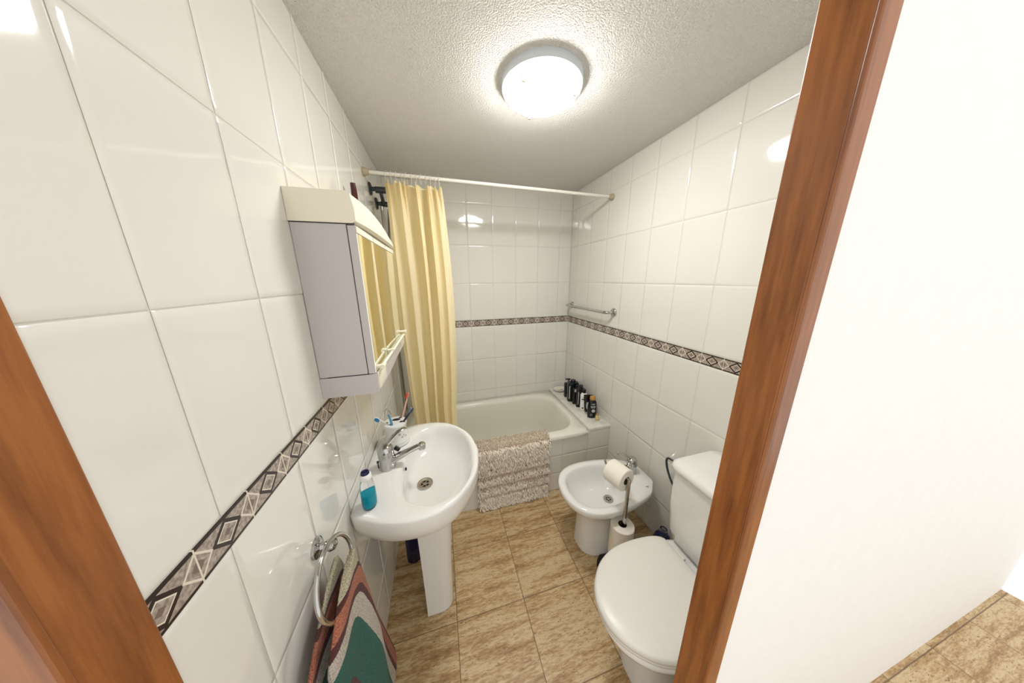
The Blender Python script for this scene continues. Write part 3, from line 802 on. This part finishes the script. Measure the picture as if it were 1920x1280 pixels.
# 1 pump bottle nearest the corner
L = (1.090, 1.965, ZL)
t = thing('shampoo_bottle', L, 'flat black pump bottle nearest the soap dish', 'bottle', 'bottles on the bath ledge')
local(L, RB_, rb(.08, .05, .135, 0), 'body', 'black', t)
local(L, RB_, lambda b: b.lathe([(.012, .135), (.012, .15), (.005, .152), (.005, .165)]).box((-.03, -.007, .163), (.014, .007, .174), .003), 'pump', 'black', t)
L = (1.085, 1.880, ZL)
t = thing('shampoo_bottle', L, 'large square glossy black bottle, second from the soap dish', 'bottle', 'bottles on the bath ledge')
local(L, RB_, rb(.095, .064, .178, 0), 'body', 'darkgreen', t)
local(L, RB_, lambda b: b.lathe([(.022, .174), (.022, .192), (.019, .196), (.001, .197)]), 'cap', 'black', t)
local(L, RB_, lambda b: b.box((-.040, -.0330, .03), (-.033, -.0317, .15)), 'edge_label', 'label', t)
L = (1.088, 1.818, ZL)
t = thing('shampoo_bottle', L, 'slim black bottle with pale side label between two black bottles', 'bottle', 'bottles on the bath ledge')
local(L, RB_, rb(.068, .042, .148, 0), 'body', 'brownblack', t)
local(L, RB_, lambda b: b.lathe([(.012, .144), (.012, .168), (.001, .17)]), 'cap', 'black', t)
local(L, RB_, lambda b: b.box((-.024, -.0222, .115), (.000, -.0210, .14)), 'label', 'label', t)
L = (1.092, 1.762, ZL)
t = thing('shampoo_bottle', L, 'tall dark navy bottle with faint print beside the white bottle', 'bottle', 'bottles on the bath ledge')
local(L, RB_, rb(.070, .046, .168, 0), 'body', 'black', t)
local(L, RB_, lambda b: b.lathe([(.016, .164), (.0165, .190), (.014, .194), (.001, .195)]), 'cap', 'black', t)
local(L, RB_, lambda b: b.box((-.026, -.0242, .03), (-.021, -.0230, .14)).box((-.012, -.0242, .118), (.024, -.0230, .122)).box((-.012, -.0242, .106), (.016, -.0230, .109)), 'label', 'label', t)
L = (1.090, 1.706, ZL)
t = bottle('shampoo_bottle', L, [(.024, 0), (.027, .003), (.0275, .10), (.027, .125), (.022, .142), (.012, .150)], 'white', 'white bottle with black cap among the black bottles', rot=RB_)
local(L, RB_, lambda b: b.lathe([(.013, .149), (.0145, .152), (.0145, .178), (.012, .181), (.001, .182)]), 'cap', 'black', t)
local(L, RB_ - .35, strip(.25, .118, .121, .0275), 'print', 'labelb', t); 
pr_ = local(L, RB_ - .35, strip(.5, .096, .106, .0275), 'print', 'labelb', t)
local(L, RB_ - .5, strip(.2, .018, .03, .0272), 'print', 'labelb', t)
# tube standing on its cap
L = (1.088, 1.640, ZL)
t = thing('cream_tube', L, 'black cream tube standing on its cap behind the gold-capped bottle', 'tube', 'bottles on the bath ledge')
def tube_fn(b):
    rg = []
    for k in range(11):
        u = k / 10; z = .02 + .142 * u; a_ = .024 + .012 * u; d_ = .022 * (1 - u) ** .8 + .0015
        rg.append(superel(0, 0, a_, d_, 28, z, 2.2))
    b.ringloft(rg)
local(L, RB_ - .1, tube_fn, 'body', 'brownblack', t)
local(L, RB_ - .1, lambda b: b.lathe([(.021, 0), (.022, .003), (.0225, .021)]), 'cap', 'steel', t)
local(L, RB_ - .1, lambda b: b.lathe([(.001, 0), (.011, .0), (.011, .001)], (-.006, -.0165, .075), (0, -1, .15), sy=2.6, n=20), 'oval_label', 'label', t)
L = (1.088, 1.578, ZL)
t = bottle('shampoo_bottle', L, [(.030, 0), (.034, .003), (.036, .03), (.0355, .10), (.031, .128), (.022, .146), (.015, .149)], 'darkgreen', 'black oval bottle with gold cap at the front end', rot=RB_, sy=.6)
local(L, RB_, lambda b: b.lathe([(.021, .149), (.023, .152), (.023, .170), (.020, .178), (.012, .181), (.001, .182)], sy=.75), 'gold_cap', 'gold', t)
def front_lines(b):
    for z0, z1, w in ((.121, .1235, .015), (.114, .1165, .011), (.100, .1035, .020), (.094, .0965, .018), (.087, .0895, .014)):
        b.box((-w, -.0222, z0), (w, -.0208, z1))
    b.lathe([(.0135, .0), (.0135, .0012), (.001, .0014)], (.003, -.0212, .064), (0, -1, 0), n=24)
    b.lathe([(.008, .0), (.008, .0012), (.0065, .0012)], (-.012, -.0205, .030), (0, -1, 0), n=20, cap=False)
local(L, RB_, front_lines, 'label', 'label', t)
L = (1.104, 1.528, ZL)
t = bottle('small_bottle', L, [(.012, 0), (.0135, .002), (.0135, .036), (.010, .041)], 'tan', 'tiny cream sample bottle standing before the gold-capped bottle', rot=0)
local(L, 0, lambda b: b.lathe([(.010, .040), (.010, .050), (.001, .051)]), 'cap', 'gold', t)

# ---------------------------------------------------------------- chrome towel rail
tr = thing('towel_rail', (XR, 1.8, 1.295), 'chrome towel rail on the right wall above the patterned border', 'towel rail')
for y in (1.512, 2.10):
    MB().lathe([(.028, 0), (.028, .005), (.024, .010), (.011, .013), (.010, .02)], (XR - .003, y, 1.295), (-1, 0, 0), n=28).build('wall_flange', 'chrome', tr)
MB().tube([(XR - .015, 1.512, 1.295), (XR - .052, 1.515, 1.295), (XR - .066, 1.545, 1.295), (XR - .068, 1.60, 1.295), (XR - .068, 2.02, 1.295), (XR - .066, 2.07, 1.295), (XR - .052, 2.097, 1.295), (XR - .015, 2.10, 1.295)], .0105, n=14, smooth=5).build('bar', 'chrome', tr)

# ---------------------------------------------------------------- bidet
bd = thing('bidet', (.8, 1.04, 0), 'white porcelain bidet with chrome tap against the right wall', 'bidet')
BC = 1.045
half = [(1.115, .07), (1.09, .092), (1.05, .130), (1.0, .153), (.9, .177), (.80, .187), (.70, .178), (.625, .138), (.582, .070), (.571, 0)]
hp = catmull([(x, y, 0) for x, y in half], 6)
OUTB = [(p.x, BC + p.y) for p in hp] + [(p.x, BC - p.y) for p in hp[-2::-1]]
cc = (.82, BC); RO = polar(OUTB, cc, N_, 0)
hi = catmull([(.612, 0, 0), (.625, .07, 0), (.665, .118, 0), (.74, .142, 0), (.83, .143, 0), (.905, .128, 0), (.955, .085, 0), (.968, 0, 0)], 6)
INB = [(p.x, BC + p.y) for p in hi] + [(p.x, BC - p.y) for p in hi[-2:0:-1]]
RI = polar(INB, cc, N_, 0)
foot = superel(.845, BC, .165, .105, N_, 0, 2.6)
foot = polar([(p.x, p.y) for p in foot], cc, N_, 0)
def atz(r, z, f=1, c=cc): return [Vector((c[0] + (p.x - c[0]) * f, c[1] + (p.y - c[1]) * f, z)) for p in r]
R = [atz(foot, .001), atz(foot, .02, .995), atz(foot, .12, .95), atz(foot, .22, .96), lerpring(foot, RO, .15, .275), lerpring(foot, RO, .5, .315), lerpring(foot, RO, .86, .343), lerpring(foot, RO, .985, .362), atz(RO, .378), atz(RO, .387, .994), atz(RO, .392, .98), lerpring(RO, RI, .5, .394), lerpring(RO, RI, .93, .391), atz(RI, .384, .985), atz(RI, .365, .955)]
for f_, z_ in ((.91, .335), (.84, .305), (.72, .282), (.55, .268), (.3, .260), (.12, .258)):
    t_ = (1 - f_) * .9; R.append(scl(RI, f_, z_, cc, (cc[0] + .055 * t_, cc[1])))
MB().ringloft(R).build('bowl', 'porcelain', bd, angle=75)
drain(bd, (.875, BC), .2625, .027)
mixer(bd, (1.035, BC + .022, .393), 1.08, -1, -.12)
MB().box((1.035, .945, .3935), (1.052, .949, .3945)).box((1.04, .9385, .3935), (1.047, .941, .3945)).build('maker_mark', 'marks', bd, smooth=False)
vl = thing('shutoff_valve', (XR - .003, 1.035, .17), 'white round shut-off valve on the wall under the bidet', 'valve')
MB().lathe([(.026, 0), (.026, .006), (.02, .012), (.012, .014), (.012, .03)], (XR - .003, 1.05, .165), (-1, 0, 0)).build('rosette', 'white', vl)
MB().tube([(XR - .03, 1.05, .165), (XR - .07, 1.05, .165)], .011).tube([(XR - .045, 1.05, .165), (XR - .045, 1.05, .24), (XR - .06, 1.05, .32)], .006, smooth=3).build('stem', 'gunmetal', vl)

# ---------------------------------------------------------------- toilet
to = thing('toilet', (.8, .525, 0), 'white close-coupled toilet with closed lid beside the doorway', 'toilet')
TC = .522
half = [(.872, .150), (.84, .168), (.78, .178), (.70, .181), (.62, .172), (.545, .142), (.485, .088), (.458, .035), (.455, 0)]
hp = catmull([(x, y, 0) for x, y in half], 6)
OT = [(p.x, TC + p.y) for p in hp] + [(p.x, TC - p.y) for p in hp[-2::-1]]
tc = (.68, TC); RT = polar(OT, tc, N_, 0)
lid = MB(); lid.ringloft([atz(RT, .404, .985, tc), atz(RT, .406, 1, tc), atz(RT, .416, 1.0, tc), atz(RT, .424, .985, tc), atz(RT, .428, .95, tc), atz(RT, .430, .8, tc), atz(RT, .432, .5, tc), atz(RT, .433, .15, tc)])
lid.build('lid', 'lid', to, angle=60)
st = MB(); RTi = [Vector((tc[0] - .02 + (p.x - tc[0]) * .62, tc[1] + (p.y - tc[1]) * .62, 0)) for p in RT]
st.ringloft([atz(RTi, .388, 1, tc), atz(RT, .386, .97, tc), atz(RT, .389, .985, tc), atz(RT, .400, .985, tc), atz(RT, .403, .97, tc), atz(RTi, .403, 1, tc)], cap0=False, cap1=False)
st.build('seat', 'lid', to, angle=60)
for y in (TC - .075, TC + .075): MB().tube([(.876, y - .02, .412), (.876, y + .02, .412)], .010, n=14).build('hinge', 'lid', to)
rimh = [(.93, .165), (.86, .170), (.78, .175), (.70, .176), (.62, .167), (.545, .137), (.490, .085), (.468, .035), (.465, 0)]
hp = catmull([(x, y, 0) for x, y in rimh], 6)
OB = [(p.x, TC + p.y) for p in hp] + [(p.x, TC - p.y) for p in hp[-2::-1]]
tb = (.72, TC); RBo = polar(OB, tb, N_, 0)
ft = polar([(p.x, p.y) for p in superel(.80, TC, .19, .115, N_, 0, 2.8)], tb, N_, 0)
bw = MB(); bw.ringloft([atz(ft, .001, 1, tb), atz(ft, .03, .985, tb), atz(ft, .12, .95, tb), atz(ft, .2, .97, tb), lerpring(ft, RBo, .3, .26), lerpring(ft, RBo, .7, .315), lerpring(ft, RBo, .95, .35), atz(RBo, .367, 1, tb), atz(RBo, .379, .99, tb), atz(RBo, .384, .96, tb)])
bw.build('bowl', 'porcelain', to, angle=70)
MB().box((.86, TC - .16, .30), (1.13, TC + .16, .388), .02, 4).build('rear_deck', 'porcelain', to)
tk = MB(); rg = []
def rr2(x0, x1, y0, y1, r, z): return rrect(x0, x1, y0, y1, r, z, 64)
for z, dx, dy, r in ((.389, .05, .06, .03), (.392, .035, .045, .035), (.410, .012, .022, .04), (.45, .004, .010, .04), (.55, .0, .004, .04), (.66, .0, 0, .038), (.738, .002, .0, .036)):
    rg.append(rr2(.902 + dx, XR - .004, TC - .195 + dy, TC + .195 - dy, r, z))
tk.ringloft(rg); tk.build('tank', 'porcelain', to, angle=60)
tl = MB(); tl.ringloft([rr2(.900, XR - .003, TC - .198, TC + .198, .038, .7395), rr2(.893, XR - .002, TC - .205, TC + .205, .042, .7425), rr2(.890, XR - .002, TC - .207, TC + .207, .045, .755), rr2(.894, XR - .003, TC - .203, TC + .203, .045, .768), rr2(.908, XR - .008, TC - .190, TC + .190, .04, .776), rr2(.96, XR - .05, TC - .14, TC + .14, .04, .779)])
tl.build('tank_lid', 'porcelain', to, angle=60)
MB().lathe([(.026, 0), (.026, .006), (.022, .009), (.001, .0095)], (1.03, TC, .7785)).build('flush_button', 'chrome', to)

hk = thing('wall_hook', (XR, .89, .58), 'dark curved metal holder on the right wall beside the toilet tank', 'holder')
MB().lathe([(.018, 0), (.018, .005), (.010, .009)], (XR - .003, .875, .585), (-1, 0, 0)).build('wall_plate', 'gunmetal', hk)
MB().tube([(XR - .008, .875, .585), (XR - .040, .878, .592), (XR - .048, .905, .592), (XR - .046, .917, .57), (XR - .043, .908, .525), (XR - .040, .885, .48), (XR - .038, .86, .45)], .0055, n=12, smooth=6).build('curved_arm', 'gunmetal', hk)

# ---------------------------------------------------------------- paper stand and rolls
PX, PY = .823, .853
ps = thing('toilet_paper_stand', (PX, PY, 0), 'slim chrome toilet paper stand on a dark round base', 'toilet paper stand')
MB().lathe([(.096, .0008), (.098, .004), (.096, .010), (.001, .012)], (PX - .012, PY + .004, 0), n=40).build('base', 'rubber', ps)
AZ = .572
MB().tube([(PX, PY, .01), (PX, PY, AZ - .004), (PX, PY, AZ + .004)], .0095, n=14).build('pole', 'chrome', ps)
MB().tube([(PX + .002, PY - .006, AZ), (PX - .034, PY + .135, AZ), (PX - .036, PY + .140, AZ + .016)], .0062, n=14).build('arm', 'chrome', ps)
def roll(r=.057, ri=.021, h=.098):
    b = MB(); pr_ = [(ri, 0), (r - .003, 0), (r, .003), (r, h - .003), (r - .003, h), (ri, h)]
    n_ = 40; rings = [[Vector((a * math.cos(2 * PI * k / n_), a * math.sin(2 * PI * k / n_), z)) for k in range(n_)] for a, z in pr_]
    rings.append(rings[0]); b.ringloft(rings, cap0=False, cap1=False)
    o = thing('toilet_roll', (0, 0, 0), 'white toilet roll at the top of the stack around the stand pole', 'toilet roll', 'toilet rolls on the stand')
    b.build('paper', 'paper', o)
    c = MB(); c.ringloft([[Vector((q * math.cos(2 * PI * k / 28), q * math.sin(2 * PI * k / 28), z)) for k in range(28)] for q, z in ((ri - .0003, .0005), (ri - .0003, h - .0005), (ri - .002, h - .0005), (ri - .002, .0005), (ri - .0003, .0005))], cap0=False, cap1=False)
    c.build('core', 'card', o)
    return o
def cp(o, label):
    r = o.copy(); COL.objects.link(r); r['label'] = label
    for ch in list(o.children):
        c = ch.copy(); COL.objects.link(c); c.parent = r
    return r
r0 = roll()
r0.location = (PX - .006, PY + .002, .2105)
r1 = cp(r0, 'white toilet roll in the middle of the stack beneath the top one'); r1.location = (PX - .004, PY + .004, .1115)
r2 = cp(r0, 'white toilet roll at the bottom of the stack on the dark base'); r2.location = (PX, PY, .0125)
r3 = cp(r0, 'white toilet roll hanging on the upper arm of the stand')
ad = (Vector((PX - .034, PY + .135, AZ)) - Vector((PX + .002, PY - .006, AZ))).normalized()
r3.rotation_mode = 'QUATERNION'; r3.rotation_quaternion = Vector((0, 0, 1)).rotation_difference(ad)
r3.location = Vector((PX + .002, PY - .006, AZ - .0135)) + ad * .018

jg = thing('cleaner_bottle', (1.085, .845, 0), 'dark blue bottle with translucent cap on the floor behind the toilet lid', 'bottle')
MB().lathe([(.040, .001), (.045, .005), (.045, .12), (.038, .15), (.018, .165)], (1.085, .845, 0), n=32).build('body', 'navy', jg)
MB().lathe([(.019, .163), (.022, .167), (.022, .185), (.018, .2), (.007, .206), (.001, .207)], (1.085, .845, 0), n=24).build('cap', 'clear', jg)
nb = thing('cleaner_bottle', (-.232, 1.215, 0), 'dark navy bottle on the floor behind the basin pedestal', 'bottle')
MB().lathe([(.034, .001), (.038, .005), (.038, .17), (.03, .20), (.014, .212)], (-.236, 1.222, 0), n=28, sy=.8).build('body', 'navy', nb)
MB().lathe([(.015, .211), (.016, .215), (.016, .245), (.012, .248), (.001, .249)], (-.236, 1.222, 0), n=20).build('cap', 'black', nb)

# ---------------------------------------------------------------- ceiling lamp
LX, LY = .420, 1.062
lp = thing('ceiling_lamp', (LX, LY, H), 'round white ceiling lamp with glowing frosted glass dome', 'lamp')
MB().lathe([(.148, -.0005), (.148, -.020), (.146, -.025), (.140, -.026), (.138, -.012), (.138, -.0005)], (LX, LY, H), n=64, cap=False).build('base_ring', 'lampbase', lp, angle=30)
MB().lathe([(.138, -.022), (.138, -.030), (.132, -.042), (.116, -.052), (.088, -.059), (.05, -.063), (.02, -.0645), (.001, -.0648)], (LX, LY, H), n=64).build('glass_dome', 'dome', lp, angle=80)
for x, y in ((.318, .985), (.520, 1.01), (.412, 1.2)):
    d = Vector((x - LX, y - LY, 0)).normalized()
    p = Vector((LX, LY, H)) + d * .1385
    MB().tube([p + Vector((0, 0, -.024)), p + d * .001 + Vector((0, 0, -.034)), p - d * .006 + Vector((0, 0, -.046)), p - d * .020 + Vector((0, 0, -.055))], .0022, n=8).box((p.x - d.x * .020 - .006, p.y - d.y * .02 - .003, p.z - .059), (p.x - d.x * .02 + .006, p.y - d.y * .02 + .003, p.z - .054), .001).build('clip', 'clip', lp)
